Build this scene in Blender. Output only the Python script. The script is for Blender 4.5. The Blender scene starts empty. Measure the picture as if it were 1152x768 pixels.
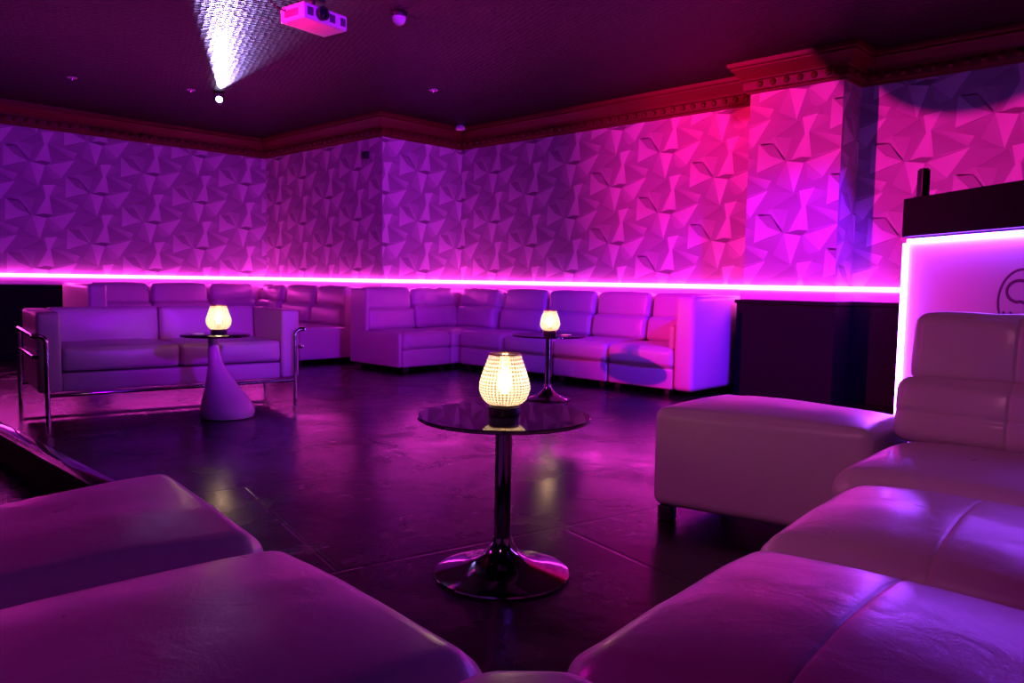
import bpy, bmesh, math, random
from mathutils import Vector, Matrix, noise
random.seed(7)
C = bpy.context.scene.collection
PI = math.pi

# ------------------------------------------------------------------ materials
def new_mat(name):
    m = bpy.data.materials.new(name); m.use_nodes = True
    nt = m.node_tree; nt.nodes.clear()
    out = nt.nodes.new('ShaderNodeOutputMaterial')
    b = nt.nodes.new('ShaderNodeBsdfPrincipled')
    nt.links.new(b.outputs[0], out.inputs[0])
    return m, nt, b, out

def N(nt, t, **kw):
    n = nt.nodes.new(t)
    for k, v in kw.items():
        if hasattr(n, k): setattr(n, k, v)
        else: n.inputs[k].default_value = v
    return n

def simple(name, col, rough=.5, metal=0, spec=.5, noise_amt=0, scale=30, coat=0):
    m, nt, b, o = new_mat(name)
    b.inputs['Base Color'].default_value = (*col, 1)
    b.inputs['Roughness'].default_value = rough
    b.inputs['Metallic'].default_value = metal
    b.inputs['Specular IOR Level'].default_value = spec
    b.inputs['Coat Weight'].default_value = coat
    tc = N(nt, 'ShaderNodeTexCoord')
    nz = N(nt, 'ShaderNodeTexNoise', Scale=scale, Detail=4.0)
    nt.links.new(tc.outputs['Object'], nz.inputs['Vector'])
    mr = N(nt, 'ShaderNodeMapRange'); mr.inputs['To Min'].default_value = max(0, rough - .06); mr.inputs['To Max'].default_value = min(1, rough + .06)
    nt.links.new(nz.outputs[0], mr.inputs[0]); nt.links.new(mr.outputs[0], b.inputs['Roughness'])
    if noise_amt:
        bp = N(nt, 'ShaderNodeBump', Strength=noise_amt, Distance=.01)
        nt.links.new(nz.outputs[0], bp.inputs['Height']); nt.links.new(bp.outputs[0], b.inputs['Normal'])
    return m

def emit(name, col, s):
    m = bpy.data.materials.new(name); m.use_nodes = True
    nt = m.node_tree; nt.nodes.clear()
    out = nt.nodes.new('ShaderNodeOutputMaterial'); e = nt.nodes.new('ShaderNodeEmission')
    e.inputs[0].default_value = (*col, 1); e.inputs[1].default_value = s
    nt.links.new(e.outputs[0], out.inputs[0])
    return m

def leather_mat(name, col=(.60, .54, .57), rough=.28):
    m, nt, b, o = new_mat(name)
    tc = N(nt, 'ShaderNodeTexCoord')
    n1 = N(nt, 'ShaderNodeTexNoise', Scale=3.2, Detail=5.0, Roughness=.6)
    n2 = N(nt, 'ShaderNodeTexVoronoi', Scale=240.0)
    n3 = N(nt, 'ShaderNodeTexNoise', Scale=9.0, Detail=3.0, Distortion=1.6)
    for n in (n1, n2, n3): nt.links.new(tc.outputs['Object'], n.inputs['Vector'])
    cr = N(nt, 'ShaderNodeMix', data_type='RGBA')
    cr.inputs['A'].default_value = (col[0]*.93, col[1]*.91, col[2]*.92, 1); cr.inputs['B'].default_value = (*col, 1)
    nt.links.new(n1.outputs[0], cr.inputs['Factor']); nt.links.new(cr.outputs['Result'], b.inputs['Base Color'])
    mr = N(nt, 'ShaderNodeMapRange'); mr.inputs['To Min'].default_value = rough - .03; mr.inputs['To Max'].default_value = rough + .06
    nt.links.new(n3.outputs[0], mr.inputs[0]); nt.links.new(mr.outputs[0], b.inputs['Roughness'])
    b1 = N(nt, 'ShaderNodeBump', Strength=.10, Distance=.002)
    nt.links.new(n2.outputs['Distance'], b1.inputs['Height'])
    b2 = N(nt, 'ShaderNodeBump', Strength=.12, Distance=.02)
    nt.links.new(n3.outputs[0], b2.inputs['Height']); nt.links.new(b1.outputs[0], b2.inputs['Normal'])
    nt.links.new(b2.outputs[0], b.inputs['Normal'])
    return m

LEATHER = leather_mat('white_leather')
LEATHER2 = leather_mat('white_leather_smooth', (.58, .53, .56), .32)
CHROME = simple('polished_chrome', (.62, .60, .66), .07, 1, scale=8)
DARKCHROME = simple('smoked_chrome', (.30, .28, .34), .08, 1, scale=8)
BLACKWOOD = simple('black_feet', (.012, .010, .012), .45)
BLACK = simple('matt_black_paint', (.004, .003, .006), .7, spec=.1, noise_amt=.05)
BLACKPLASTIC = simple('black_plastic', (.015, .013, .02), .35)
WHITEGLOSS = simple('white_gloss_plastic', (.78, .74, .80), .12, scale=5)
WHITEPLASTIC = simple('white_plastic', (.75, .72, .76), .4)
PANEL = simple('satin_pale_panel', (.46, .42, .48), .35)
RAILPAINT = simple('pale_rail_paint', (.55, .50, .55), .5)
CORNICE = simple('dark_red_plaster', (.085, .002, .006), .5, spec=.25, noise_amt=.25, scale=22)
VENT = simple('grey_vent', (.10, .09, .12), .5)
LOGO = simple('dark_plum_vinyl', (.10, .01, .09), .4)
LENSGLASS = simple('dark_lens_glass', (.01, .01, .02), .05)
BRASS = simple('bronze_lamp_metal', (.42, .25, .10), .3, 1)

def glass_top_mat():
    m, nt, b, o = new_mat('smoked_black_glass')
    b.inputs['Base Color'].default_value = (.012, .006, .02, 1)
    b.inputs['Roughness'].default_value = .03
    b.inputs['IOR'].default_value = 2.15
    tr = N(nt, 'ShaderNodeBsdfTransparent'); tr.inputs[0].default_value = (.30, .22, .36, 1)
    mx = N(nt, 'ShaderNodeMixShader'); mx.inputs[0].default_value = .78
    nt.links.new(tr.outputs[0], mx.inputs[1]); nt.links.new(b.outputs[0], mx.inputs[2]); nt.links.new(mx.outputs[0], o.inputs[0])
    return m
GLASSTOP = glass_top_mat()

def shade_mat():
    m, nt, b, o = new_mat('gold_mesh_glass')
    uv = N(nt, 'ShaderNodeTexCoord')
    mp = N(nt, 'ShaderNodeMapping'); mp.inputs['Scale'].default_value = (60, 25, 1); mp.inputs['Rotation'].default_value = (0, 0, .785)
    nt.links.new(uv.outputs['UV'], mp.inputs[0])
    ck = N(nt, 'ShaderNodeTexChecker', Scale=1.0)
    nt.links.new(mp.outputs[0], ck.inputs[0])
    tl = N(nt, 'ShaderNodeBsdfTranslucent'); tl.inputs[0].default_value = (1, .90, .72, 1)
    df = N(nt, 'ShaderNodeBsdfDiffuse'); df.inputs[0].default_value = (.8, .6, .35, 1)
    a0 = N(nt, 'ShaderNodeMixShader'); a0.inputs[0].default_value = .25
    nt.links.new(tl.outputs[0], a0.inputs[1]); nt.links.new(df.outputs[0], a0.inputs[2])
    tr = N(nt, 'ShaderNodeBsdfTransparent'); tr.inputs[0].default_value = (1, .86, .62, 1)
    gl = N(nt, 'ShaderNodeBsdfGlossy'); gl.inputs['Roughness'].default_value = .12; gl.inputs[0].default_value = (1, .85, .6, 1)
    mr = N(nt, 'ShaderNodeMapRange'); mr.inputs['To Min'].default_value = .25; mr.inputs['To Max'].default_value = .86
    nt.links.new(ck.outputs['Fac'], mr.inputs[0])
    a1 = N(nt, 'ShaderNodeMixShader'); nt.links.new(mr.outputs[0], a1.inputs[0])
    nt.links.new(a0.outputs[0], a1.inputs[1]); nt.links.new(tr.outputs[0], a1.inputs[2])
    a2 = N(nt, 'ShaderNodeMixShader'); a2.inputs[0].default_value = .07
    nt.links.new(a1.outputs[0], a2.inputs[1]); nt.links.new(gl.outputs[0], a2.inputs[2])
    nt.links.new(a2.outputs[0], o.inputs[0])
    return m
SHADE = shade_mat()

def floor_mat():
    m, nt, b, o = new_mat('worn_dark_floor')
    tc = N(nt, 'ShaderNodeTexCoord')
    mp = N(nt, 'ShaderNodeMapping'); mp.inputs['Rotation'].default_value = (0, 0, .22)
    nt.links.new(tc.outputs['Object'], mp.inputs[0])
    br = N(nt, 'ShaderNodeTexBrick', Scale=1.0); br.inputs['Brick Width'].default_value = 1.9; br.inputs['Row Height'].default_value = 1.25
    br.inputs['Mortar Size'].default_value = .012; br.inputs['Mortar Smooth'].default_value = .5
    br.inputs['Color1'].default_value = (.62, .62, .62, 1); br.inputs['Color2'].default_value = (.42, .42, .42, 1); br.inputs['Mortar'].default_value = (.04, .04, .04, 1)
    nt.links.new(mp.outputs[0], br.inputs['Vector'])
    n1 = N(nt, 'ShaderNodeTexNoise', Scale=2.4, Detail=8.0, Roughness=.62, Distortion=.6)
    n2 = N(nt, 'ShaderNodeTexNoise', Scale=14.0, Detail=6.0)
    for n in (n1, n2): nt.links.new(tc.outputs['Object'], n.inputs['Vector'])
    ml = N(nt, 'ShaderNodeMix', data_type='RGBA', blend_type='MULTIPLY'); ml.inputs['Factor'].default_value = 1
    rp = N(nt, 'ShaderNodeValToRGB'); rp.color_ramp.elements[0].position = .35; rp.color_ramp.elements[0].color = (.005, .004, .005, 1)
    rp.color_ramp.elements[1].position = .7; rp.color_ramp.elements[1].color = (.020, .016, .018, 1)
    nt.links.new(n1.outputs[0], rp.inputs[0]); nt.links.new(rp.outputs[0], ml.inputs['A']); nt.links.new(br.outputs['Color'], ml.inputs['B'])
    nt.links.new(ml.outputs['Result'], b.inputs['Base Color'])
    mr = N(nt, 'ShaderNodeMapRange'); mr.inputs['From Min'].default_value = .3; mr.inputs['From Max'].default_value = .7
    mr.inputs['To Min'].default_value = .15; mr.inputs['To Max'].default_value = .34
    nt.links.new(n1.outputs[0], mr.inputs[0]); nt.links.new(mr.outputs[0], b.inputs['Roughness'])
    b.inputs['Specular IOR Level'].default_value = .42
    b1 = N(nt, 'ShaderNodeBump', Strength=.12, Distance=.008); nt.links.new(n2.outputs[0], b1.inputs['Height'])
    b2 = N(nt, 'ShaderNodeBump', Strength=.35, Distance=.004); nt.links.new(br.outputs['Color'], b2.inputs['Height']); nt.links.new(b1.outputs[0], b2.inputs['Normal'])
    nt.links.new(b2.outputs[0], b.inputs['Normal'])
    return m
FLOOR = floor_mat()

def ceiling_mat():
    m, nt, b, o = new_mat('embossed_dark_ceiling')
    tc = N(nt, 'ShaderNodeTexCoord')
    mp = N(nt, 'ShaderNodeMapping'); mp.inputs['Rotation'].default_value = (0, 0, .35)
    nt.links.new(tc.outputs['Object'], mp.inputs[0])
    vo = N(nt, 'ShaderNodeTexVoronoi', Scale=22.0); vo.inputs['Randomness'].default_value = .35
    nz = N(nt, 'ShaderNodeTexNoise', Scale=42.0, Detail=3.0)
    nt.links.new(mp.outputs[0], vo.inputs['Vector']); nt.links.new(mp.outputs[0], nz.inputs['Vector'])
    b.inputs['Base Color'].default_value = (.010, .004, .007, 1)
    b.inputs['Roughness'].default_value = .42
    b.inputs['Specular IOR Level'].default_value = .14
    b1 = N(nt, 'ShaderNodeBump', Strength=.6, Distance=.012); nt.links.new(vo.outputs['Distance'], b1.inputs['Height'])
    b2 = N(nt, 'ShaderNodeBump', Strength=.35, Distance=.006); nt.links.new(nz.outputs[0], b2.inputs['Height']); nt.links.new(b1.outputs[0], b2.inputs['Normal'])
    nt.links.new(b2.outputs[0], b.inputs['Normal'])
    return m
CEIL = ceiling_mat()

def paper_mat():
    m, nt, b, o = new_mat('facet_print_wallpaper')
    at = N(nt, 'ShaderNodeAttribute', attribute_name='print')
    tc = N(nt, 'ShaderNodeTexCoord'); nz = N(nt, 'ShaderNodeTexNoise', Scale=160.0, Detail=2.0)
    nt.links.new(tc.outputs['Object'], nz.inputs['Vector'])
    nt.links.new(at.outputs['Color'], b.inputs['Base Color'])
    b.inputs['Roughness'].default_value = .5
    b.inputs['Specular IOR Level'].default_value = .3
    bp = N(nt, 'ShaderNodeBump', Strength=.08, Distance=.002); nt.links.new(nz.outputs[0], bp.inputs['Height']); nt.links.new(bp.outputs[0], b.inputs['Normal'])
    return m
PAPER = paper_mat()

PINK_LED = emit('pink_led_tape', (1, .04, .64), 26.0)
BOOTH_LED = emit('violet_led_tape', (.28, .05, 1), 92.0)
BULB = emit('warm_filament', (1, .76, .50), 36.0)
SPOTLENS = emit('spot_lens', (.7, .6, 1), 14.0)

# ------------------------------------------------------------------ mesh helpers
class MB:
    """collects geometry (in metres) that becomes one mesh object"""
    def __init__(s): s.v = []; s.f = []; s.mi = []; s.uv = None
    def add(s, vs, fs, T=None, mi=0):
        b = len(s.v)
        for p in vs:
            p = Vector(p); s.v.append(T @ p if T else p)
        for f in fs: s.f.append([b + i for i in f]); s.mi.append(mi)
    def box(s, c, d, r=.006, T=None, mi=0, seg=2, n=1, **kw):
        vs, fs = cushion_geo(d, r, seg=seg, n=(n, n, n), **kw)
        M = Matrix.Translation(Vector(c)); s.add(vs, fs, (T @ M) if T else M, mi)
    def tube(s, pts, r, seg=12, T=None, mi=0, caps=True):
        pts = [Vector(p) for p in pts]; vs = []; fs = []
        prev = None
        for i, p in enumerate(pts):
            t = (pts[min(i+1, len(pts)-1)] - pts[max(i-1, 0)]).normalized()
            if prev is None:
                a = Vector((0, 0, 1)) if abs(t.z) < .9 else Vector((1, 0, 0)); u = t.cross(a).normalized()
            else:
                u = (prev - t * prev.dot(t)).normalized()
            prev = u; w = t.cross(u); rr = r[i] if isinstance(r, (list, tuple)) else r
            for k in range(seg):
                an = 2*PI*k/seg; vs.append(p + (u*math.cos(an) + w*math.sin(an))*rr)
        for i in range(len(pts)-1):
            for k in range(seg):
                fs.append([i*seg+k, i*seg+(k+1) % seg, (i+1)*seg+(k+1) % seg, (i+1)*seg+k])
        if caps:
            fs.append(list(range(seg))[::-1]); fs.append([(len(pts)-1)*seg+k for k in range(seg)])
        s.add(vs, fs, T, mi)
    def lathe(s, prof, seg=40, T=None, mi=0):
        vs = []; fs = []; n = len(prof)
        for k in range(seg):
            a = 2*PI*k/seg
            for (r, z) in prof: vs.append((r*math.cos(a), r*math.sin(a), z))
        for k in range(seg):
            k2 = (k+1) % seg
            for i in range(n-1):
                a, b_, c, d = k*n+i, k2*n+i, k2*n+i+1, k*n+i+1
                if prof[i][0] < 1e-6: fs.append([a, c, d])
                elif prof[i+1][0] < 1e-6: fs.append([a, b_, d])
                else: fs.append([a, b_, c, d])
        s.add(vs, fs, T, mi)
    def build(s, name, mats, parent=None, smooth=True, auto=40):
        me = bpy.data.meshes.new(name)
        me.from_pydata([tuple(p) for p in s.v], [], s.f)
        if not isinstance(mats, (list, tuple)): mats = [mats]
        for m in mats: me.materials.append(m)
        me.polygons.foreach_set('material_index', s.mi)
        bm = bmesh.new(); bm.from_mesh(me)
        bmesh.ops.remove_doubles(bm, verts=bm.verts, dist=1e-5)
        bmesh.ops.recalc_face_normals(bm, faces=bm.faces)
        bm.to_mesh(me); bm.free()
        if smooth:
            me.polygons.foreach_set('use_smooth', [True]*len(me.polygons))
            try: me.set_sharp_from_angle(angle=math.radians(auto))
            except Exception: pass
        o = bpy.data.objects.new(name, me); C.objects.link(o)
        if parent: o.parent = parent
        return o

def cushion_geo(d, r, seg=3, n=(6, 6, 3), crown=0, front=0, back=0, sides=0, bottom=0, grooves=(), wr=0, wf=5, seed=0, quad=None):
    """rounded box, optionally puffed up, grooved and wrinkled. d = full size.
    grooves: (axis, position, width, depth, 'top'|'front')"""
    h = [x/2 for x in d]; r = min(r, min(h)*.98)
    def samples(a):
        H = h[a]; s = [-H + r*(1-math.cos(PI/2*k/seg)) if False else -H + r*k/seg for k in range(seg)]
        inner = [-(H-r) + 2*(H-r)*k/n[a] for k in range(n[a]+1)]
        xs = s + inner + [-q for q in reversed(s)]
        for g in grooves:
            if g[0] == a:
                for k in (-2, -1.2, -.6, 0, .6, 1.2, 2):
                    q = g[1] + k*g[2]
                    if -H < q < H: xs.append(q)
        xs = sorted(xs); o = [xs[0]]
        for q in xs[1:]:
            if q - o[-1] > 1e-5: o.append(q)
        return o
    S = [samples(a) for a in range(3)]
    vs = []; idx = {}; fs = []
    def vid(p):
        k = tuple(round(q, 5) for q in p)
        if k not in idx: idx[k] = len(vs); vs.append(Vector(p))
        return idx[k]
    for a in range(3):
        b, c = (a+1) % 3, (a+2) % 3
        for sgn in (-1, 1):
            for i in range(len(S[b])-1):
                for j in range(len(S[c])-1):
                    q = []
                    for (ii, jj) in ((i, j), (i+1, j), (i+1, j+1), (i, j+1)):
                        p = [0, 0, 0]; p[a] = sgn*h[a]; p[b] = S[b][ii]; p[c] = S[c][jj]; q.append(vid(p))
                    fs.append(q if sgn > 0 else q[::-1])
    out = []
    for p in vs:
        q = Vector([max(-(h[a]-r), min(h[a]-r, p[a])) for a in range(3)])
        dl = p - q
        if dl.length > 1e-9: dl = dl.normalized()*r
        w = q + dl
        ux, uy, uz = p.x/h[0], p.y/h[1], p.z/h[2]
        fx, fy, fz = (1-abs(ux)**2.5), (1-abs(uy)**2.5), (1-abs(uz)**2.5)
        o = w.copy()
        if uz > 0: o.z += crown*fx*fy*uz
        else: o.z += bottom*fx*fy*uz
        if uy < 0: o.y += front*fx*fz*uy
        else: o.y += back*fx*fz*uy
        o.x += sides*fy*fz*ux
        for g in grooves:
            e = math.exp(-((p[g[0]]-g[1])/g[2])**2)*g[3]
            if g[4] == 'top' and uz > .3: o.z -= e
            if g[4] == 'front' and uy < -.3: o.y += e
        if wr:
            nv = noise.noise(Vector((w.x*wf+seed, w.y*wf*.6, w.z*wf)))*wr + noise.noise(Vector((w.x*wf*2.3+seed, w.y*wf*1.2, w.z*wf*2)))*wr*.5
            if uz > .5: o.z += nv*min(1, fx*3)*min(1, fy*3)
            if uy < -.5: o.y += nv*min(1, fx*3)*min(1, fz*3)
        if quad:
            u, v = o.x/d[0]+.5, o.y/d[1]+.5
            A, B, Cc, D = quad       # (x0,y0) (x1,y0) (x1,y1) (x0,y1)
            o.x = (A[0]*(1-u)+B[0]*u)*(1-v) + (D[0]*(1-u)+Cc[0]*u)*v
            o.y = (A[1]*(1-u)+B[1]*u)*(1-v) + (D[1]*(1-u)+Cc[1]*u)*v
        out.append(o)
    return out, fs

def tag(o, label=None, cat=None, group=None, kind=None):
    if label: o['label'] = label
    if cat: o['category'] = cat
    if group: o['group'] = group
    if kind: o['kind'] = kind
    return o

def thing(name, loc, rz, label, cat, group=None):
    o = bpy.data.objects.new(name, None); C.objects.link(o); o.empty_display_size = .1
    o.location = loc; o.rotation_euler = (0, 0, rz)
    return tag(o, label, cat, group)

def copy_thing(src, loc, rz, label):
    r = src.copy(); C.objects.link(r); r.location = loc; r.rotation_euler = (0, 0, rz); r['label'] = label
    for ch in list(src.children):
        c = ch.copy(); C.objects.link(c); c.parent = r
        for g in list(ch.children):
            e = g.copy(); C.objects.link(e); e.parent = c
    return r

# ------------------------------------------------------------------ room dimensions
CAMH = 1.0
XR, YL, XM, YI = 6.92, 10.404, 5.656, 7.65        # right wall, left wall, middle return, inner return
XP, YP0, YP1, XV = 6.519, 3.418, 2.601, 6.889      # pilaster face, its two sides, wall beyond it
ZD, ZS0, ZS1, ZC, ZT = .868, .955, 1.0, 2.674, 2.93
XLEFT, YEND = -1.6, -2.6

# room outline seen from inside, walking left to right
PATH = [(XLEFT, YL), (XM, YL), (XM, YI), (XR, YI), (XR, YP0), (XP, YP0), (XP, YP1), (XV, YP1), (XV, YEND)]

def offset_path(path, d):
    """shift a polyline to its right-hand side (into the room) with mitred corners"""
    out = []
    n = len(path)
    for i in range(n):
        p = Vector(path[i])
        ns = []
        for a, b in ((i-1, i), (i, i+1)):
            if a < 0 or b >= n: continue
            t = (Vector(path[b]) - Vector(path[a])).normalized(); ns.append(Vector((t.y, -t.x)))
        if len(ns) == 1: q = p + ns[0]*d
        else:
            m = ns[0] + ns[1]; q = p + m * (d / (1 + ns[0].dot(ns[1])))
        out.append((q.x, q.y))
    return out

def sweep(mb, path, prof, mi=0):
    """prof: list of (offset, z) forming a closed outline"""
    rings = [offset_path(path, o) for o, z in prof]
    m = len(prof); n = len(path)
    vs = []
    for i in range(n):
        for k in range(m): vs.append((rings[k][i][0], rings[k][i][1], prof[k][1]))
    fs = []
    for i in range(n-1):
        for k in range(m):
            k2 = (k+1) % m; fs.append([i*m+k, (i+1)*m+k, (i+1)*m+k2, i*m+k2])
    fs.append(list(range(m))); fs.append([(n-1)*m+k for k in range(m)][::-1])
    mb.add(vs, fs, None, mi)

# ------------------------------------------------------------------ wallpaper
# one printed star of the paper; coordinates (u right, v up) in metres with a grey per corner
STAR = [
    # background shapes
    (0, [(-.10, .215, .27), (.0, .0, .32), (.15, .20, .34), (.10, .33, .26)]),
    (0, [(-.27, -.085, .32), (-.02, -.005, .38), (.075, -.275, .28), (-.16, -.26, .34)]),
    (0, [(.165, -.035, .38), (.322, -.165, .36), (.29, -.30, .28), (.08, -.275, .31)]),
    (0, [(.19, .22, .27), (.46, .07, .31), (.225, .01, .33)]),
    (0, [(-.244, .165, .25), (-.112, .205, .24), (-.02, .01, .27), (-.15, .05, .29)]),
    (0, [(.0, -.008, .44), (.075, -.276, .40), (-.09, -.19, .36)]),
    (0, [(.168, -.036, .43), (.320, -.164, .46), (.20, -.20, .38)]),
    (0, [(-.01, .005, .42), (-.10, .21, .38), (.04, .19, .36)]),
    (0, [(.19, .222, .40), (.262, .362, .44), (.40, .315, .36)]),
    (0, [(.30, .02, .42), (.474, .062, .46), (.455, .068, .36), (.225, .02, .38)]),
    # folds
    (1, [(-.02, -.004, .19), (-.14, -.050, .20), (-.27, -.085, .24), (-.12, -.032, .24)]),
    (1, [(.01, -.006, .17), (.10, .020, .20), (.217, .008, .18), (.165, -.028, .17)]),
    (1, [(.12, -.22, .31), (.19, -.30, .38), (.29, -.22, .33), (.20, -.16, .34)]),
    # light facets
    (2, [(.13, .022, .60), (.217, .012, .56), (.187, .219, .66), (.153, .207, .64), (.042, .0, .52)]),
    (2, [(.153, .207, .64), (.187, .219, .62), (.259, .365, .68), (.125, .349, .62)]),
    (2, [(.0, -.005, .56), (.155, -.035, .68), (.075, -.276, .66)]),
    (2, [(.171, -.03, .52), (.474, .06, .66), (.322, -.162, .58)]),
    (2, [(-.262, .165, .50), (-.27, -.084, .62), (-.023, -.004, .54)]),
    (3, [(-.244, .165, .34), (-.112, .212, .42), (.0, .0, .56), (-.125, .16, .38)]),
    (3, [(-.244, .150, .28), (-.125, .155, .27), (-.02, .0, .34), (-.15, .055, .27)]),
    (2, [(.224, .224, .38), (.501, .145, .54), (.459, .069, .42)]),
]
TU, TV = .632, .612

def clip_poly(poly, u0, u1, v0, v1):
    def cut(ps, ax, lim, keep_less):
        out = []
        for i in range(len(ps)):
            a, b = ps[i-1], ps[i]
            ia = (a[ax] <= lim) if keep_less else (a[ax] >= lim)
            ib = (b[ax] <= lim) if keep_less else (b[ax] >= lim)
            if ia != ib:
                t = (lim-a[ax])/(b[ax]-a[ax]); out.append(tuple(a[k]+(b[k]-a[k])*t for k in range(3)))
            if ib: out.append(b)
        return out
    ps = poly
    for ax, lim, kl in ((0, u0, False), (0, u1, True), (1, v0, False), (1, v1, True)):
        ps = cut(ps, ax, lim, kl)
        if len(ps) < 3: return None
    return ps

def wall(name, P0, P1, star, ends=(0, 0)):
    """wallpapered wall from P0 to P1 (left to right seen from the room); star = (u, z) of one printed star"""
    P0, P1 = Vector(P0), Vector(P1); L = (P1-P0).length; t = (P1-P0)/L; nrm = Vector((t.y, -t.x))
    vs, fs, cols, mis = [], [], [], []
    def quadpoly(ps, off, mi=0):
        b = len(vs)
        for (u, v, g) in ps:
            q = P0 + t*u + nrm*off; vs.append((q.x, q.y, v)); cols.append((g, g*.97, g, 1))
        fs.append(list(range(b, b+len(ps)))[::-1]); mis.append(mi)
    zlo = ZS0 - .01
    quadpoly([(0, zlo, .34), (L, zlo, .34), (L, ZT, .34), (0, ZT, .34)], 0)
    quadpoly([(0, -.02, .02), (L, -.02, .02), (L, zlo, .02), (0, zlo, .02)], 0, 1)
    i0, i1 = 0, -1
    if star: i0 = math.floor((0-star[0])/TU)-1; i1 = math.ceil((L-star[0])/TU)+1
    for i in range(i0, i1+1):
        for j in range(-8, 9):
            cu = star[0]+i*TU; cv = star[1]+j*TV + (TV/2 if i % 2 else 0)
            if cv < zlo-.4 or cv > ZC+.4: continue
            for si, (lay, poly) in enumerate(STAR):
                pts = [(cu+a, cv+b, g) for a, b, g in poly]
                for ti in range(1, len(pts)-1):
                    tri = [pts[0], pts[ti], pts[ti+1]]
                    ar = (tri[1][0]-tri[0][0])*(tri[2][1]-tri[0][1]) - (tri[1][1]-tri[0][1])*(tri[2][0]-tri[0][0])
                    if ar < 0: tri = tri[::-1]
                    ps = clip_poly(tri, 0, L, zlo, ZC+.03)
                    if not ps: continue
                    a2 = sum(ps[k-1][0]*ps[k][1]-ps[k][0]*ps[k-1][1] for k in range(len(ps)))
                    if abs(a2) < 2e-5: continue
                    quadpoly(ps[::-1], .0003+.00055*lay + .000028*si)
    # solid back
    D = .14
    c = [P0 - t*ends[0], P1 + t*ends[1]]
    b = len(vs)
    for z in (-.02, ZT):
        for off in (-.001, -D):
            for q in c:
                p = q + nrm*off; vs.append((p.x, p.y, z)); cols.append((.05, .05, .05, 1))
    for f in ((0, 1, 5, 4), (2, 6, 7, 3), (0, 4, 6, 2), (1, 3, 7, 5), (4, 5, 7, 6), (0, 2, 3, 1)):
        fs.append([b+k for k in f]); mis.append(1)
    me = bpy.data.meshes.new(name); me.from_pydata(vs, [], fs)
    me.materials.append(PAPER); me.materials.append(BLACK)
    me.polygons.foreach_set('material_index', mis)
    ca = me.color_attributes.new('print', 'FLOAT_COLOR', 'POINT')
    for k, cc in enumerate(cols): ca.data[k].color = cc
    o = bpy.data.objects.new(name, me); C.objects.link(o); o['kind'] = 'structure'
    return o

wall('wall_left', (XLEFT, YL), (XM, YL), (3.326-XLEFT, 1.989), (0, .14))
wall('wall_back', (XM, YL), (XM, YI), (YL-8.281, 2.341), (0, -.002))
wall('wall_inner', (XM, YI), (XR, YI), (6.178-XM, 2.334), (-.002, .14))
wall('wall_right', (XR, YI), (XR, YP0-.2), (YI-5.883, 1.737))
wall('wall_pilaster', (XP, YP0), (XP, YP1), (YP0-3.063, 1.455), (-.03, -.03))
wall('wall_pilaster_side', (XP, YP1), (XV, YP1), (.30, 1.62), (-.002, 0))
wall('wall_front', (XV, YP1), (XV, YEND), (YP1-2.227, 2.030), (.2, 0))

def struct(mb, name, mats, smooth=False):
    o = mb.build(name, mats, smooth=smooth); o['kind'] = 'structure'; return o

# floor: raised platform with a step down on the far left
mb = MB()
SX, SY = 1.285, 3.0
pl = [(SX, SY), (SX, YL+.1), (7.2, YL+.1), (7.2, YEND), (XLEFT, YEND), (XLEFT, SY)]
mb.add([(x, y, 0) for x, y in pl] + [(x, y, -.30) for x, y in pl], [[0, 5, 4, 3], [0, 3, 2, 1], [6, 9, 10, 11], [6, 7, 8, 9]] + [[i, (i+1) % 6, 6+(i+1) % 6, 6+i] for i in range(6)])
struct(mb, 'floor', FLOOR)
mb = MB(); mb.box((SX/2+XLEFT/2-.03, SY/2+YL/2, -.26), (SX-XLEFT-.1, YL-SY, .12), .002)
struct(mb, 'floor_lower', FLOOR)
mb = MB()
mb.box((SX+.022, (SY+YL)/2, .006), (.07, YL-SY, .010), .004); mb.box((SX-.006, (SY+YL)/2, -.012), (.010, YL-SY, .040), .004)
nz = mb.build('trim_1', CHROME); nz['kind'] = 'structure'

mb = MB(); mb.box((SX-.010, (SY+YL)/2, -.118), (.014, YL-SY, .164), .002); struct(mb, 'trim_5', BLACK)
mb = MB(); mb.box(((XLEFT+7.2)/2, (YEND+YL)/2, ZT+.05), (7.2-XLEFT, YL-YEND+.3, .10), .002)
struct(mb, 'ceiling', CEIL)

# cornice with an egg ornament
mb = MB()
sweep(mb, PATH, [(-.02, ZC), (.022, ZC), (.028, ZC+.018), (.045, ZC+.024), (.050, ZC+.034), (.050, ZC+.098), (.066, ZC+.106), (.070, ZC+.124), (.092, ZC+.146),
                 (.108, ZC+.176), (.132, ZC+.196), (.132, ZC+.212), (.150, ZC+.218), (.158, ZC+.238), (.158, ZT-.001), (-.02, ZT-.001)])
for i in range(len(PATH)-1):
    a, b = Vector(PATH[i]), Vector(PATH[i+1]); L = (b-a).length; t = (b-a)/L; nrm = Vector((t.y, -t.x))
    k = max(1, round((L-.1)/.115))
    for j in range(k):
        q = a + t*(.05+(j+.5)*(L-.1)/k) + nrm*.050
        prof = [(0, -1), (.5, -.86), (.86, -.5), (1, 0), (.86, .5), (.5, .86), (0, 1)]
        T = Matrix.Translation((q.x, q.y, ZC+.066)) @ Matrix.Diagonal((.030, .030, .030, 1))
        mb.lathe(prof, 8, T)
struct(mb, 'trim_2', CORNICE, True)

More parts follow.
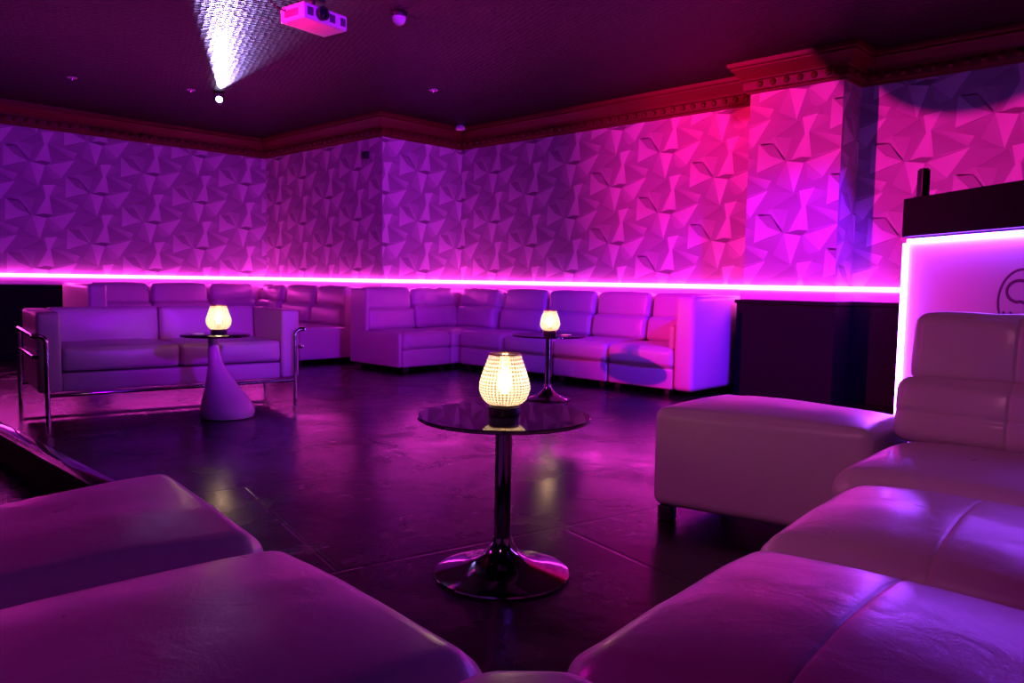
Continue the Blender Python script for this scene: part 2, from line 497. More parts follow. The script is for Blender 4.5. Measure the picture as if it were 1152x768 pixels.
# dado rail, and the black capping that steps out round the pilaster
mb = MB(); sweep(mb, PATH, [(-.02, ZD), (.014, ZD), (.018, ZD+.006), (.018, ZS0-.006), (.014, ZS0-.001), (-.02, ZS0-.001)])
struct(mb, 'trim_3', RAILPAINT)
mb = MB()
sweep(mb, [(XR, YP0+.03), (XP-.0, YP0+.03), (XP, YP1-.0), (XV, YP1), (XV, YEND)], [(-.01, 0.002), (.02, 0.002), (.02, ZD-.035), (.034, ZD-.03), (.034, ZD-.002), (-.01, ZD-.002)])
struct(mb, 'trim_4', BLACK)
mb = MB(); sweep(mb, PATH[:5], [(-.01, .002), (.022, .002), (.022, .10), (.012, .115), (-.01, .115)])
struct(mb, 'baseboard_left', BLACK)

# LED tape along the rail
mb = MB(); sweep(mb, PATH, [(.004, ZS0+.001), (.034, ZS0+.001), (.038, ZS0+.008), (.038, ZS1-.008), (.034, ZS1), (.004, ZS1)])
led = mb.build('led_strip', PINK_LED)
tag(led, 'glowing pink light strip running along the dado rail under the wallpaper', 'light strip')

# ------------------------------------------------------------------ modular sofa sections
# local frame: sitter faces -y, front at y=0, x centred, floor at z=0
def section(name, w, d=.97, label='', group=None, lowpoly=True, seed=0, back=True, arm=None, side=None, corner=False, backleft=False, groove=False, seat_top=.425, gx=None, bo=0):
    r = thing(name, (0, 0, 0), 0, label, 'sofa', group)
    n = (5, 5, 3) if lowpoly else (16, 14, 4)
    g = .004
    sd = .66+bo if back else d-.01      # visible seat depth
    depth = d - .02
    wr = .004 if lowpoly else .005
    # base
    m = MB(); m.box((0, depth/2+.01, .15), (w-2*g-.006, depth-.02, .19), .022, n=3 if lowpoly else 6, seg=3); m.build('base', LEATHER, r)
    gr = []
    if groove: gr = [(1, groove-(depth/2), .008, .009, 'top')]
    if gx is not None: gr.append((0, gx, .008, .007, 'top'))
    m = MB(); sdep = sd + (.04 if back else 0)
    if groove: gr = [(1, groove-sdep/2, .004, .003, 'top')] + ([gr[-1]] if gx is not None else [])
    vs, fs = cushion_geo((w-2*g, sdep, seat_top-.24), .055 if lowpoly else .08, seg=4 if lowpoly else 7, n=n, crown=.022 if lowpoly else .045, front=.012, grooves=gr, wr=wr, seed=seed)
    m.add(vs, fs, Matrix.Translation((0, sdep/2, (.24+seat_top)/2))); m.build('seat', LEATHER, r)
    if back:
        def back_cush(nm, c, dims, tilt, s, rz=0, piv=None):
            vs, fs = cushion_geo(dims, .05, seg=4, n=((14, 3, 7) if corner else n) if lowpoly else (12, 3, 8), front=.018 if not corner else .034, crown=.012, wr=wr*1.2 if not corner else .017, wf=6 if not corner else 9, seed=s, grooves=bgr if nm[0] == 'l' else bgr[1:])
            M = Matrix.Translation((c[0], c[1]+bo, c[2])) @ Matrix.Rotation(tilt, 4, 'X')
            if piv: M = piv @ M
            mm = MB(); mm.add(vs, fs, M); return mm.build(nm, LEATHER, r)
        bgr = ((2, -.01, .012, .008, 'front'), (0, 0, .006, .006, 'front')) if not lowpoly else ()
        bw = w-2*g-.004
        if not corner:
            back_cush('lower_back_cushion', (0, .745, .535), (bw+(0 if lowpoly else .03), .23, .245), math.radians(-8), seed+3)
            back_cush('upper_back_cushion', (0, .815, .765), (bw-.02, .20, .265), math.radians(-8), seed+5)
            m = MB(); m.box((0, .885+bo, .47), (w-2*g, .13, .80), .03, n=3, seg=3); m.build('back_panel', LEATHER, r)
        else:
            # backs on the +y side and on the -x or +x side
            sx = -1 if corner == 'L' else 1
            P2 = Matrix.Rotation(sx*-PI/2, 4, 'Z')
            off = w/2
            cw = w-.33
            cx = -sx*.145
            back_cush('lower_back_cushion', (cx, w-.225, .55), (cw, .23, .27), math.radians(-8), seed+3)
            back_cush('upper_back_cushion', (cx*1.0, w-.165, .775), (cw, .20, .23), math.radians(-8), seed+5)
            piv = Matrix.Translation((0, w/2, 0)) @ P2
            back_cush('lower_back_cushion', (-cx, w/2-.225, .55), (cw, .23, .27), math.radians(-8), seed+7, piv=piv)
            back_cush('upper_back_cushion', (-cx, w/2-.165, .775), (cw, .20, .23), math.radians(-8), seed+9, piv=piv)
            m = MB(); m.box((0, w-.085, .47), (w-2*g, .13, .80), .03, n=3, seg=3)
            m.box((sx*(w/2-.085), w/2-.08, .47), (.13, w-.16, .80), .03, n=3, seg=3); m.build('back_panel', LEATHER, r)
    if arm:
        s = arm
        m = MB(); vs, fs = cushion_geo((.20, d-.03, .84), .045, seg=4, n=(3, 6, 6), sides=.012, wr=.004, seed=seed)
        m.add(vs, fs, Matrix.Translation((s*(w/2+.10), d/2-.01, .475))); m.build('side_arm', LEATHER, r)
        m = MB(); m.box((s*(w/2-.045), .32, .52), (.07, .56, .22), .03, seg=3, n=3); m.build('arm_pad', LEATHER, r)
    if side:
        s = side
        m = MB(); vs, fs = cushion_geo((.05, d-.06, .37), .02, seg=3, n=(2, 6, 6), wr=.002, seed=seed)
        m.add(vs, fs, Matrix.Translation((s*(w/2+.023), d/2, .24)))
        vs, fs = cushion_geo((.05, .30, .5), .02, seg=3, n=(2, 4, 6)); m.add(vs, fs, Matrix.Translation((s*(w/2+.023), d-.19, .64)))
        m.build('end_panel', LEATHER, r)
    for fx in (-1, 1):
        for fy in (.09, depth-.09):
            m = MB(); m.box((fx*(w/2-.09), fy, .029), (.055, .055, .058), .006); m.build('foot', BLACKWOOD, r)
    return r

def place(o, x, y, rz): o.location = (x, y, 0); o.rotation_euler = (0, 0, rz)
# facing -X: local -y -> world -X : rotate by -90deg
FX, FY = -PI/2, 0
GA = 'sections of the white corner sofa on the right wall'
GB = 'sections of the white corner sofa behind the chrome sofa'
GF = 'sections of the white sofa in the foreground'
FA = 5.93
# sofa on the right wall
end = section('sofa_section', .73, label='white leather sofa end section with tall side arm beside the black panelled pilaster', group=GA, seed=1, arm=1)
place(end, FA, (3.76+4.49)/2, FX)
mid = section('sofa_section', .695, label='white leather sofa section next to the tall arm section of the right wall sofa', group=GA, seed=21)
place(mid, FA, 4.49+.35, FX)
copy_thing(mid, (FA, 5.19+.35, 0), FX, 'white leather sofa section standing directly behind the farther chrome pedestal table')
copy_thing(mid, (FA, 5.89+.345, 0), FX, 'white leather straight sofa section just right of the wrinkled inner corner of right wall sofa')
c1 = section('sofa_section', .985, d=.985, label='white leather sofa corner section with wrinkled cushions where the two inner walls meet', group=GA, seed=33, corner='R')
place(c1, 5.852+.4925, 6.60, FY)
lend = section('sofa_section', .68, label='white leather sofa end section with flat end panel under the projecting wall corner', group=GA, seed=44, side=-1)
place(lend, 5.165+.34, 6.59, FY)
# sofa behind the chrome sofa
e2 = section('sofa_section', .75, label='white leather sofa end section with low arm against the far black dado', group=GB, seed=51, arm=-1)
place(e2, 3.17+.375, 9.41, FY)
m2 = section('sofa_section', .75, label='white leather sofa section between end arm and corner, behind the chrome framed sofa', group=GB, seed=61)
place(m2, 3.925+.375, 9.41, FY)
c2 = section('sofa_section', .95, d=.95, label='white leather sofa corner section in the room corner above the table with white flared base', group=GB, seed=71, corner='R')
place(c2, 4.68+.475, 9.44, FY)
m3 = section('sofa_section', .735, label='shiny wrinkled sofa section between the far corner and the open sofa end', group=GB, seed=81)
place(m3, 4.672, 8.69+.37, FX)
e3 = section('sofa_section', .735, label='shiny wrinkled sofa section at open end, its seat side showing past chrome sofa', group=GB, seed=91, side=1)
place(e3, 4.672, 7.985+.335, FX)

# foreground
L2 = section('sofa_section', .72, d=1.10, bo=.13, label='white leather sofa section nearest the camera on the side away from the ottoman', group=GF, lowpoly=False, seed=101)
place(L2, .862, .812+.36, PI/2-math.radians(2.5))
L1 = thing('sofa_section', (0, 0, 0), 0, 'white leather sofa section at the end beside the floor step edge', 'sofa', GF)
LQ = [(.868, 1.575), (.965, 2.35), (-.17, 2.02), (-.17, 1.615)]
def shrink(q, i):
    cx = sum(p[0] for p in q)/4; cy = sum(p[1] for p in q)/4
    return [(p[0]+(cx-p[0])*i, p[1]+(cy-p[1])*i) for p in q]
m = MB(); vs, fs = cushion_geo((.78, 1.1, .19), .022, seg=3, n=(6, 6, 3), quad=shrink(LQ, .02)); m.add(vs, fs, Matrix.Translation((0, 0, .15))); m.build('base', LEATHER, L1)
m = MB(); vs, fs = cushion_geo((.78, .98, .185), .08, seg=7, n=(16, 14, 4), crown=.045, front=.012, wr=.006, seed=117, quad=[LQ[0], LQ[1], (.02, 2.07), (.02, 1.61)])
m.add(vs, fs, Matrix.Translation((0, 0, .3325))); m.build('seat', LEATHER, L1)
for nm, x, z, h_, w_ in (('lower_back_cushion', -.01, .535, .245, .19), ('upper_back_cushion', -.05, .765, .265, .16), ('back_panel', -.11, .47, .80, .11)):
    m = MB(); m.box((x, 1.815, z), (w_, .37, h_), .04, n=4, seg=4); m.build(nm, LEATHER, L1)
for p in shrink(LQ, .16):
    m = MB(); m.box((p[0], p[1], .029), (.055, .055, .058), .006); m.build('foot', BLACKWOOD, L1)
R1 = section('sofa_section', .74, d=.95, label='white leather sofa seat with stitched seam, nearest seat on the ottoman side', group=GF, lowpoly=False, seed=131, groove=.345)
place(R1, .89+.37, .80, PI+math.radians(3))
R2 = section('sofa_section', .73, d=.95, label='white leather sofa seat between the stitched nearest seat and the backrest section', group=GF, lowpoly=False, seed=147, groove=.37)
place(R2, 1.64+.365, .855, PI+math.radians(4))
R3 = section('sofa_section', .74, d=.97, label='white leather sofa section with visible backrest in front of the glowing booth', group=GF, lowpoly=False, seed=163)
place(R3, 2.462, .99-.37, FX)
CC = thing('sofa_section', (0, 0, 0), 0, 'white leather sofa corner seat, only its rounded tip showing between two seat rows', 'sofa', GF)
def prism(name, poly, z0, z1, bev, seg, mat, parent):
    bm = bmesh.new()
    f = bm.faces.new([bm.verts.new((x, y, z0)) for x, y in poly])
    r = bmesh.ops.extrude_face_region(bm, geom=[f])
    for v in [e for e in r['geom'] if isinstance(e, bmesh.types.BMVert)]: v.co.z = z1
    bmesh.ops.recalc_face_normals(bm, faces=bm.faces)
    bmesh.ops.bevel(bm, geom=bm.edges[:], offset=bev, segments=seg, profile=.5, affect='EDGES')
    me = bpy.data.meshes.new(name); bm.to_mesh(me); bm.free(); me.materials.append(mat)
    me.polygons.foreach_set('use_smooth', [True]*len(me.polygons))
    o = bpy.data.objects.new(name, me); C.objects.link(o); o.parent = parent; return o
CP = [(-.10, -.10), (.868, -.10), (.868, .70), (.765, .80), (-.10, .80)]
prism('base', [(x*.985, y*.985) for x, y in CP], .06, .25, .02, 3, LEATHER, CC)
prism('seat', CP, .24, .450, .05, 6, LEATHER, CC)
for x, y in ((-.02, -.02), (.76, -.02), (.70, .68), (-.02, .74)):
    m = MB(); m.box((x, y, .029), (.055, .055, .058), .006); m.build('foot', BLACKWOOD, CC)

# ottoman
ot = thing('ottoman', (0, 0, 0), 0, 'white leather ottoman on short black feet by the backrest section', 'ottoman')
OQ = [(2.765, 1.845), (2.93, 1.008), (3.37, 1.012), (3.40, 1.86)]
def ottoman_q(i):
    cx = sum(p[0] for p in OQ)/4; cy = sum(p[1] for p in OQ)/4
    return [(p[0]+(cx-p[0])*i, p[1]+(cy-p[1])*i) for p in OQ]
m = MB(); vs, fs = cushion_geo((.85, .62, .42), .046, seg=7, n=(16, 12, 8), crown=.034, front=.008, wr=.004, seed=9, quad=ottoman_q(0))
m.add(vs, fs, Matrix.Translation((0, 0, .27))); m.build('seat', LEATHER2, ot)
for p in ottoman_q(.14):
    m = MB(); m.box((p[0], p[1], .032), (.06, .06, .062), .006); m.build('foot', BLACKWOOD, ot)

# ------------------------------------------------------------------ chrome framed sofa
AL = math.radians(-8.3)
lc = thing('chrome_frame_sofa', (1.555, 5.985, 0), AL, 'white leather two seat sofa held in a chrome tube frame', 'sofa')
W, D_ = 1.86, .84
m = MB(); m.box((W/2, D_/2, .245), (W-.30, D_-.06, .13), .015, n=4); m.build('base', LEATHER2, lc)
for s in (0, 1):
    x = .075 if s == 0 else W-.075
    vs, fs = cushion_geo((.148, D_-.02, .555), .025, seg=4, n=(3, 8, 6), wr=.004, seed=200+s, grooves=[(1, .02, .006, .003, 'top')])
    m = MB(); m.add(vs, fs, Matrix.Translation((x, D_/2-.01, .46))); m.build('arm_cushion', LEATHER2, lc)
iw = (W-.30)/2
for s in (0, 1):
    vs, fs = cushion_geo((iw-.008, .66, .165), .03, seg=5, n=(14, 8, 3), crown=.015, front=.02, wr=.006, wf=7, seed=210+s)
    m = MB(); m.add(vs, fs, Matrix.Translation((.15+iw*(s+.5), .335, .405))); m.build('seat_cushion', LEATHER2, lc)
    vs, fs = cushion_geo((iw-.008, .17, .32), .035, seg=5, n=(12, 3, 8), front=.02, wr=.006, wf=6, seed=220+s)
    m = MB(); m.add(vs, fs, Matrix.Translation((.15+iw*(s+.5), .70, .585)) @ Matrix.Rotation(math.radians(-5), 4, 'X')); m.build('back_cushion', LEATHER2, lc)
vs, fs = cushion_geo((W-.30, .07, .50), .02, seg=3, n=(10, 2, 4), wr=.003, seed=230)
m = MB(); m.add(vs, fs, Matrix.Translation((W/2, D_-.045, .49))); m.build('back_panel', LEATHER2, lc)
def arc(c, r, a0, a1, ax, n=8):
    out = []
    for k in range(n+1):
        a = a0+(a1-a0)*k/n; out.append(Vector(c) + Vector(ax[0])*r*math.cos(a) + Vector(ax[1])*r*math.sin(a))
    return out
for s in (0, 1):
    xo = -.022 if s == 0 else W+.022; xi = .052 if s == 0 else W-.052; sg = 1 if s == 0 else -1
    R_ = .017
    # front leg, curving at its top round the arm front to the outer top rail
    pts = [(xi, -.035, 0), (xi, -.035, .53)] + [Vector((xi-sg*.05*(1-math.cos(t)), -.035, .53+.05*math.sin(t))) for t in [PI/2*k/6 for k in range(1, 7)]]
    pts += [Vector((xo+sg*.0, -.035+.0, .58)) + Vector((0, .03*k/3, .0)) for k in range(0, 4)]
    m = MB(); m.tube(pts, R_, 14); m.build('leg', CHROME, lc)
    m = MB(); m.tube([(xo, D_+.01, 0), (xo, D_+.01, .585)], R_, 14); m.build('leg', CHROME, lc)
    m = MB(); m.tube([(xo, -.03, .58), (xo, D_+.04, .58)], R_*.95, 14); m.build('side_rail', CHROME, lc)
    m = MB(); m.tube([(xo, .0, .435), (xo, D_+.04, .435)], R_*.8, 14); m.tube([(xo, .0, .435), (xo-sg*0+sg*.03, -.03, .435)], R_*.8, 12); m.build('side_rail', CHROME, lc)
m = MB(); m.tube([(.052, -.015, .165), (W-.052, -.015, .165)], .014, 12); m.build('front_rail', CHROME, lc)
m = MB(); m.tube([(-.022, D_+.01, .165), (W+.022, D_+.01, .165)], .014, 12); m.build('back_rail', CHROME, lc)

# ------------------------------------------------------------------ tables
def pedestal(name, loc, rt, rb, label):
    t = thing(name, loc, 0, label, 'table', 'round glass tables')
    m = MB(); m.lathe([(0, .537), (rt-.004, .537), (rt, .540), (rt, .547), (rt-.003, .550), (0, .550)], 72); m.build('table_top', GLASSTOP, t)
    m = MB(); m.lathe([(0, .528), (.085, .528), (.088, .531), (.088, .5365), (0, .5365)], 40); m.build('mounting_plate', CHROME, t)
    m = MB(); m.lathe([(0, .09), (.029, .09), (.029, .528), (0, .528)], 32); m.build('pole', DARKCHROME, t)
    m = MB(); m.lathe([(0, 0), (rb-.004, 0), (rb, .004), (rb-.002, .009), (rb*.88, .017), (rb*.7, .026), (rb*.5, .040), (rb*.36, .056), (rb*.26, .075), (rb*.19, .098), (.036, .118), (.032, .13), (0, .13)], 72); m.build('base', DARKCHROME, t)
    return t
T1 = (1.865, 1.835, 0)
pedestal('pedestal_table', T1, .292, .232, 'round dark glass table on a chrome trumpet pedestal, nearest table')
T2 = (4.985, 4.385, 0)
pedestal('pedestal_table', T2, .315, .20, 'round glass table on chrome pedestal in front of the right wall sofa')
T3 = (2.515, 5.36, 0)
kt = thing('flared_table', T3, 0, 'small round table with black glass top on glossy white flared base', 'table', 'round glass tables')
m = MB(); m.lathe([(0, .576), (.232, .576), (.236, .580), (.236, .587), (.232, .590), (0, .590)], 60); m.build('table_top', GLASSTOP, kt)
RV = Vector((.696, -.718, 0))
secs = [(0, .078, .160), (.006, .078, .178), (.03, .080, .186), (.06, .079, .185), (.10, .073, .172), (.15, .061, .150), (.20, .046, .124), (.26, .029, .096), (.32, .013, .072), (.38, .0, .053), (.44, -.010, .042), (.50, -.016, .036), (.56, -.018, .036), (.576, -.018, .055)]
vs = []; fs = []; sg = 40
for (z, o, rr) in secs:
    for k in range(sg):
        a = 2*PI*k/sg; c = RV*o; vs.append((c.x+rr*math.cos(a), c.y+rr*math.sin(a), z))
for i in range(len(secs)-1):
    for k in range(sg): fs.append([i*sg+k, i*sg+(k+1) % sg, (i+1)*sg+(k+1) % sg, (i+1)*sg+k])
fs.append(list(range(sg))[::-1]); fs.append([(len(secs)-1)*sg+k for k in range(sg)])
m = MB(); m.add(vs, fs); m.build('base', WHITEGLOSS, kt)

# ------------------------------------------------------------------ table lamps
def shade_obj(parent):
    prof = [(.050, .036), (.062, .042), (.074, .054), (.083, .072), (.0865, .090), (.085, .108), (.079, .130), (.071, .155), (.062, .180), (.0525, .205)]
    # finer
    seg = 48; n = len(prof); me = bpy.data.meshes.new('lamp_shade'); vs = []; fs = []; uvs = []
    for k in range(seg):
        a = 2*PI*k/seg
        for r, z in prof: vs.append((r*math.cos(a), r*math.sin(a), z))
    for k in range(seg):
        for i in range(n-1):
            fs.append([k*n+i, ((k+1) % seg)*n+i, ((k+1) % seg)*n+i+1, k*n+i+1])
            uvs.append([(k/seg, i/(n-1)), ((k+1)/seg, i/(n-1)), ((k+1)/seg, (i+1)/(n-1)), (k/seg, (i+1)/(n-1))])
    me.from_pydata(vs, [], fs); ul = me.uv_layers.new(name='UVMap')
    for p, u in zip(me.polygons, uvs):
        for li, c in zip(p.loop_indices, u): ul.data[li].uv = c
    me.polygons.foreach_set('use_smooth', [True]*len(me.polygons)); me.materials.append(SHADE)
    o = bpy.data.objects.new('lamp_shade', me); C.objects.link(o); o.parent = parent; return o
def lamp(loc, label):
    t = thing('table_lamp', loc, 0, label, 'lamp', 'glowing table lamps')
    m = MB(); m.lathe([(0, .001), (.053, .001), (.055, .004), (.055, .030), (.050, .034), (0, .034)], 40); m.build('base', BLACKPLASTIC, t)
    m = MB(); m.lathe([(0, .034), (.050, .034), (.052, .038), (.046, .044), (.016, .046), (.015, .074), (0, .074)], 32); bh = m.build('bulb_holder', BRASS, t)
    sh = shade_obj(t)
    m = MB(); m.lathe([(.0500, .2035), (.0545, .2035), (.0545, .2075), (.0500, .2075), (.0500, .2035)], 40); m.build('shade_rim', BRASS, sh)
    m = MB(); m.lathe([(0, .074), (.012, .076), (.020, .092), (.024, .112), (.021, .132), (.012, .150), (.004, .160), (0, .161)], 20); m.build('bulb', BULB, bh)
    return t
l1 = lamp((T1[0], T1[1], .550), 'glowing mesh glass lamp on the nearest chrome pedestal table')
copy_thing(l1, (T2[0]+.01, T2[1], .550), .6, 'glowing glass lamp on the farther table before the right wall sofa')
copy_thing(l1, (T3[0]+.02, T3[1]-.01, .590), 1.3, 'glowing glass lamp on the table with the white flared base')
# little square coaster left on two tables
cst = thing('coaster', (T2[0]+.07, T2[1]-.13, .550), .3, 'small pale coaster lying on the farther pedestal table', 'coaster', 'coasters on the far tables')
m = MB(); m.box((0, 0, .004), (.07, .07, .006), .002); m.build('coaster_pad', WHITEPLASTIC, cst)
copy_thing(cst, (T3[0]-.11, T3[1]+.06, .590), .1, 'small pale coaster lying on the table with white flared base')

# ------------------------------------------------------------------ glowing booth on the right
bth = thing('booth', (4.533, 1.4176, 0), math.atan2(-.785, -.62), 'black topped booth with a violet edge lit white panel and round emblem', 'booth')
# local x runs along the front to the right, -y... front faces local -y after mapping below
BW, BD, BT, LT = 1.64, .60, 1.472, 1.256
S = -1      # depth direction in local y
# local +y for this rotation points to (.785,-.62): away from the camera
m = MB(); m.box((BW/2, BD/2, BT/2-.0), (BW, BD-.05, BT-.002), .006); m.build('body', BLACK, bth)
m = MB(); m.box((BW/2, -.012, (LT+BT)/2+.006), (BW, .075, BT-LT-.014), .006); m.build('fascia', BLACK, bth)
m = MB(); m.box((BW/2, .006, (LT+.06)/2), (BW-.02, .03, LT-.10), .003); m.build('front_panel', PANEL, bth)
m = MB()
m.box((-.012, -.008, LT/2+.01), (.022, .034, LT-.06), .004); m.box((BW+.012, -.008, LT/2+.01), (.022, .034, LT-.06), .004)
m.box((BW/2, -.018, LT-.010), (BW-.03, .022, .022), .004); m.build('led_tape', BOOTH_LED, bth)
# emblem: ring with a flowing S and dots
ex, ez, er = .82, .945, .142
m = MB()
yy = -.0105
def ribbon(pts, w):
    vs = []; fs = []
    for i, p in enumerate(pts):
        p = Vector(p); t = (Vector(pts[min(i+1, len(pts)-1)]) - Vector(pts[max(i-1, 0)])).normalized(); nn = Vector((-t.y, t.x))
        for sgn in (-1, 1):
            q = p + nn*sgn*w/2; vs.append((ex+q.x, yy, ez+q.y)); vs.append((ex+q.x, yy-.003, ez+q.y))
    for i in range(len(pts)-1):
        a = i*4; b = a+4
        fs += [[a+1, a+3, b+3, b+1], [a, b, b+2, a+2], [a, a+1, b+1, b], [a+2, b+2, b+3, a+3]]
    m.add(vs, fs)
ribbon([(er*math.cos(a), er*math.sin(a)) for a in [2*PI*k/64 for k in range(65)]], .011)
sp = [(.045+.05*math.cos(a)-.045, .045+.048*math.sin(a)) for a in [math.radians(x) for x in range(20, 271, 12)]]
sp2 = [(.05*math.cos(a), -.050+.050*math.sin(a)) for a in [math.radians(x) for x in range(90, -161, -12)]]
cx0 = -.035
ribbon([(x*1.5+cx0*0-.018, y) for x, y in sp[:]] + [(x*1.5-.018, y) for x, y in sp2], .014)
for px_, pz_ in ((-.105, -.052), (-.062, -.052), (.09, .06)):
    m.lathe([(0, 0), (.007, 0), (.007, .003), (0, .003)], 12, Matrix.Translation((ex+px_, yy, ez+pz_)) @ Matrix.Rotation(PI/2, 4, 'X'))
m.build('emblem', LOGO, bth, smooth=False)
ps = thing('post', (4.533-.62*.045, 1.4176-.785*.045, BT), math.atan2(-.785, -.62), 'short square black post standing on top of the booth corner', 'post')
m = MB(); m.box((0, .03, .075), (.046, .046, .15), .004); m.box((0, .03, .152), (.036, .036, .010), .003); m.build('post_shaft', BLACKPLASTIC, ps)
m = MB(); m.box((0, .03, .006), (.07, .06, .010), .003); m.build('post_foot', BLACKPLASTIC, ps)

# ------------------------------------------------------------------ ceiling things
pj = thing('projector', (3.045, 4.91, 2.735), math.radians(7.5), 'white projector hanging from the dark ceiling', 'projector')
m = MB(); m.box((0, 0, .055), (.385, .25, .105), .014, seg=3); m.build('body', WHITEPLASTIC, pj)
m = MB(); m.lathe([(.030, 0), (.043, 0), (.045, .004), (.045, .045), (.030, .045), (.030, 0)], 32, Matrix.Translation((-.045, -.115, .058)) @ Matrix.Rotation(PI/2, 4, 'X')); lr = m.build('lens_ring', BLACKPLASTIC, pj)
m = MB(); m.lathe([(0, .03), (.012, .028), (.031, .018), (.031, .0), (0, 0)], 28, Matrix.Translation((-.045, -.125, .058)) @ Matrix.Rotation(PI/2, 4, 'X')); m.build('lens', LENSGLASS, lr)
for x, w in ((.055, .05), (.15, .045), (-.135, .05)):
    m = MB(); m.box((x, -.1245, .055), (w, .006, .055), .002)
    for k in range(5): m.box((x, -.128, .035+.010*k), (w-.008, .004, .004), .001)
    m.build('vent', VENT, pj)
m = MB(); m.box((-.195, 0, .05), (.006, .14, .05), .002); m.build('side_grille', VENT, pj)
m = MB(); m.tube([(0, .02, .105), (0, .02, .185)], .02, 16); m.box((0, .02, .188), (.13, .13, .012), .004); m.box((0, .02, .112), (.2, .12, .010), .003); m.build('ceiling_mount', BLACKPLASTIC, pj)
m = MB(); m.tube([(-.19, .06, .07), (-.24, .09, .09), (-.25, .15, .14), (-.22, .22, .19)], .006, 8); m.build('cable', BLACKPLASTIC, pj)

dm = thing('dome_sensor', (3.62, 4.70, ZT), 0, 'small white dome sensor on ceiling to the right of projector', 'sensor', 'ceiling sensors')
m = MB(); m.lathe([(0, -.001), (.062, -.001), (.064, -.006), (.060, -.024), (0, -.024)], 32); m.build('base', BLACKPLASTIC, dm)
m = MB(); m.lathe([(0, -.083), (.02, -.081), (.036, -.071), (.046, -.055), (.050, -.038), (.050, -.025), (0, -.025)], 32); m.build('dome', WHITEPLASTIC, dm)
pir = thing('dome_sensor', (6.80, 7.52, ZC+.205), 0, 'tiny white dome sensor on the cornice above the inner corner', 'sensor', 'ceiling sensors')
m = MB(); m.lathe([(0, .055), (.03, .054), (.05, .044), (.058, .02), (.06, .0), (.055, -.008), (0, -.008)], 28, Matrix.Translation((-.12, -.10, .0))); m.build('dome', WHITEPLASTIC, pir)
for (x, y, lab) in ((5.27, 6.27, 'tiny ceiling fitting on bare ceiling in front of the inner corner'), (2.62, 8.62, 'tiny ceiling fitting farthest over the chrome framed sofa'), (3.62, 8.2, 'tiny ceiling fitting beside the bright spotlight')):
    f = thing('ceiling_fitting', (x, y, ZT), 0, lab, 'ceiling fitting', 'small ceiling fittings')
    m = MB(); m.lathe([(0, -.001), (.045, -.001), (.045, -.008), (.03, -.012), (0, -.012)], 24); m.build('flange', RAILPAINT, f)
    m = MB(); m.lathe([(0, -.03), (.012, -.03), (.014, -.013), (0, -.013)], 14); m.build('nozzle', CHROME, f)
bx = thing('wall_sensor', (XM-.001, 7.95, 2.44), 0, 'small square black box on wallpaper below cornice at the projecting corner', 'sensor')
m = MB(); m.box((-.03, 0, .045), (.055, .085, .085), .006); m.build('housing', BLACKPLASTIC, bx)
m = MB(); m.box((-.0585, 0, .045), (.004, .05, .05), .002); m.build('cover', BLACKPLASTIC, bx)

sl = thing('spotlight', (3.88, 8.10, ZT), 0, 'small bright spotlight on ceiling throwing a violet beam toward the projector', 'spotlight')
m = MB(); m.box((0, .02, -.006), (.09, .07, .010), .003); m.box((-.052, .02, -.045), (.005, .02, .08), .001); m.box((.052, .02, -.045), (.005, .02, .08), .001); m.build('yoke', BLACKPLASTIC, sl)
aim = Matrix.Translation((0, .02, -.078)) @ Matrix.Rotation(math.radians(20), 4, 'Z') @ Matrix.Rotation(math.radians(90), 4, 'X')
AZ = math.atan2(5.10-8.10, 2.75-3.88)
aim = Matrix.Translation((0, .02, -.078)) @ Matrix.Rotation(AZ, 4, 'Z') @ Matrix.Rotation(math.radians(90), 4, 'Y')
m = MB(); m.lathe([(.034, .06), (.045, .06), (.046, .05), (.044, -.05), (.03, -.065), (0, -.065)], 28, aim); m.build('housing', BLACKPLASTIC, sl)
m = MB(); m.lathe([(0, .052), (.034, .050), (.034, .046), (0, .046)], 24, aim); m.build('lens', SPOTLENS, sl)

# ------------------------------------------------------------------ lights
def look(o, target):
    d = Vector(target) - o.location; o.rotation_euler = d.to_track_quat('-Z', 'Y').to_euler()
def spot(name, loc, target, col, power, angle, blend=.4, radius=.08):
    l = bpy.data.lights.new(name, 'SPOT'); l.color = col; l.energy = power; l.spot_size = math.radians(angle); l.spot_blend = blend; l.shadow_soft_size = radius
    o = bpy.data.objects.new(name, l); C.objects.link(o); o.location = loc; look(o, target); return o

pk = spot('pink_stage_light', (-.5, 5.41, 2.45), (6.9, 2.3, 2.3), (1, .006, .37), 2800, 56, .75, .05)
# mask added in the lamp to imitate cast shadows: wall disc, pilaster box
def shadow_mask(o, disc, arad, box, bw, bh):
    l = o.data; l.use_nodes = True; nt = l.node_tree
    em = nt.nodes['Emission']; P = o.location
    geo = nt.nodes.new('ShaderNodeNewGeometry')
    def dotv(v):
        n = N(nt, 'ShaderNodeVectorMath', operation='DOT_PRODUCT'); nt.links.new(geo.outputs['Incoming'], n.inputs[0]); n.inputs[1].default_value = v
        return n.outputs['Value']
    def math_(op, a, b=None):
        n = N(nt, 'ShaderNodeMath', operation=op)
        for k, x in enumerate((a, b)):
            if x is None: continue
            if isinstance(x, (int, float)): n.inputs[k].default_value = x
            else: nt.links.new(x, n.inputs[k])
        return n.outputs[0]
    dd = (Vector(disc)-P).normalized()
    ax = Vector((0, 0, 1))
    m1 = math_('LESS_THAN', math_('ABSOLUTE', dotv(dd)), math.cos(arad))
    db = (Vector(box)-P).normalized(); sd = db.cross(ax).normalized(); up = sd.cross(db)
    a = math_('GREATER_THAN', math_('ABSOLUTE', dotv(sd)), bw); b = math_('GREATER_THAN', math_('ABSOLUTE', dotv(up)), bh)
    m2 = math_('MAXIMUM', a, b)
    nt.links.new(math_('MULTIPLY', m1, m2), em.inputs['Strength'])
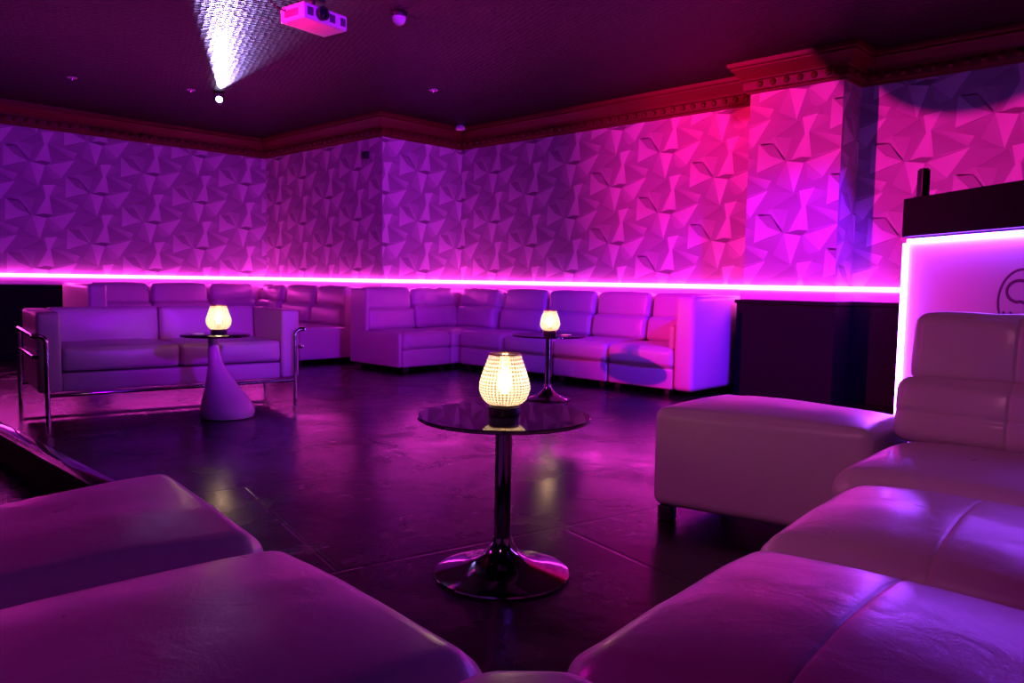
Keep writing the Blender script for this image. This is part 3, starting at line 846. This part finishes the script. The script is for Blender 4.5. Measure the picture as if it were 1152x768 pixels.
shadow_mask(pk, (6.889, 1.8, 3.15), .097, (6.92, 3.64, 2.66), .024, .016)
spot('red_accent_light', (-.5, 5.35, 2.3), (6.9, 3.85, 2.98), (1, .0, .03), 2300, 17, .9, .05)
spot('violet_wash_light', (2.2, -2.2, 2.75), (4.4, 9.6, 1.75), (.34, .0, 1), 1700, 38, .7, .15)
spot('purple_wash_light', (-1.3, .4, 2.8), (6.9, 6.5, 2.1), (.40, .0, 1), 620, 34, .8, .15)
spot('blue_par_light', (4.6, .2, 2.86), (6.45, 3.62, .55), (.13, .0, 1), 1500, 38, .6, .06)
spot('magenta_wash_light', (-1.2, 2.0, 2.7), (5.6, 8.0, 1.3), (1, .0, .62), 240, 38, .8, .15)
spot('magenta_fill_light', (-.6, 5.6, 2.6), (1.6, .9, .4), (1, .004, .66), 150, 56, .8, .08)  # unseen fill added for pink light on the foreground seats
spot('warm_fill_light', (-.7, .4, 2.75), (3.0, 1.3, .3), (1, .22, .60), 78, 38, .9, .2)  # added fill from behind the camera, lifts the ottoman and backrest section
spot('beam_light', (3.88-.03, 8.10-.05, ZT-.035), (3.03, 5.5, ZT-.05), (.45, .33, 1), 950, 24, .95, .008)

w = bpy.data.worlds.new('dim_room'); bpy.context.scene.world = w; w.use_nodes = True
w.node_tree.nodes['Background'].inputs[0].default_value = (.35, .05, .6, 1); w.node_tree.nodes['Background'].inputs[1].default_value = .012

# ------------------------------------------------------------------ camera
cd = bpy.data.cameras.new('camera'); cam = bpy.data.objects.new('camera', cd); C.objects.link(cam)
cd.sensor_width = 36; cd.lens = 880/1152*36; cd.clip_start = .02
M = Matrix(((.69601821, .04421184, -.71666169), (-.71784654, .06504368, -.6931563), (.0159686, .99690252, .0770089)))
cam.matrix_world = Matrix.Translation((0, 0, CAMH)) @ M.to_4x4()
sc = bpy.context.scene; sc.camera = cam
sc.view_settings.view_transform = 'Standard'; sc.view_settings.look = 'None'; sc.view_settings.gamma = 1; sc.view_settings.exposure = 0
sc.view_settings.use_curve_mapping = False
sc.cycles.use_denoising = True
sc.cycles.max_bounces = 8; sc.cycles.transparent_max_bounces = 12
sc.cycles.sample_clamp_indirect = 6
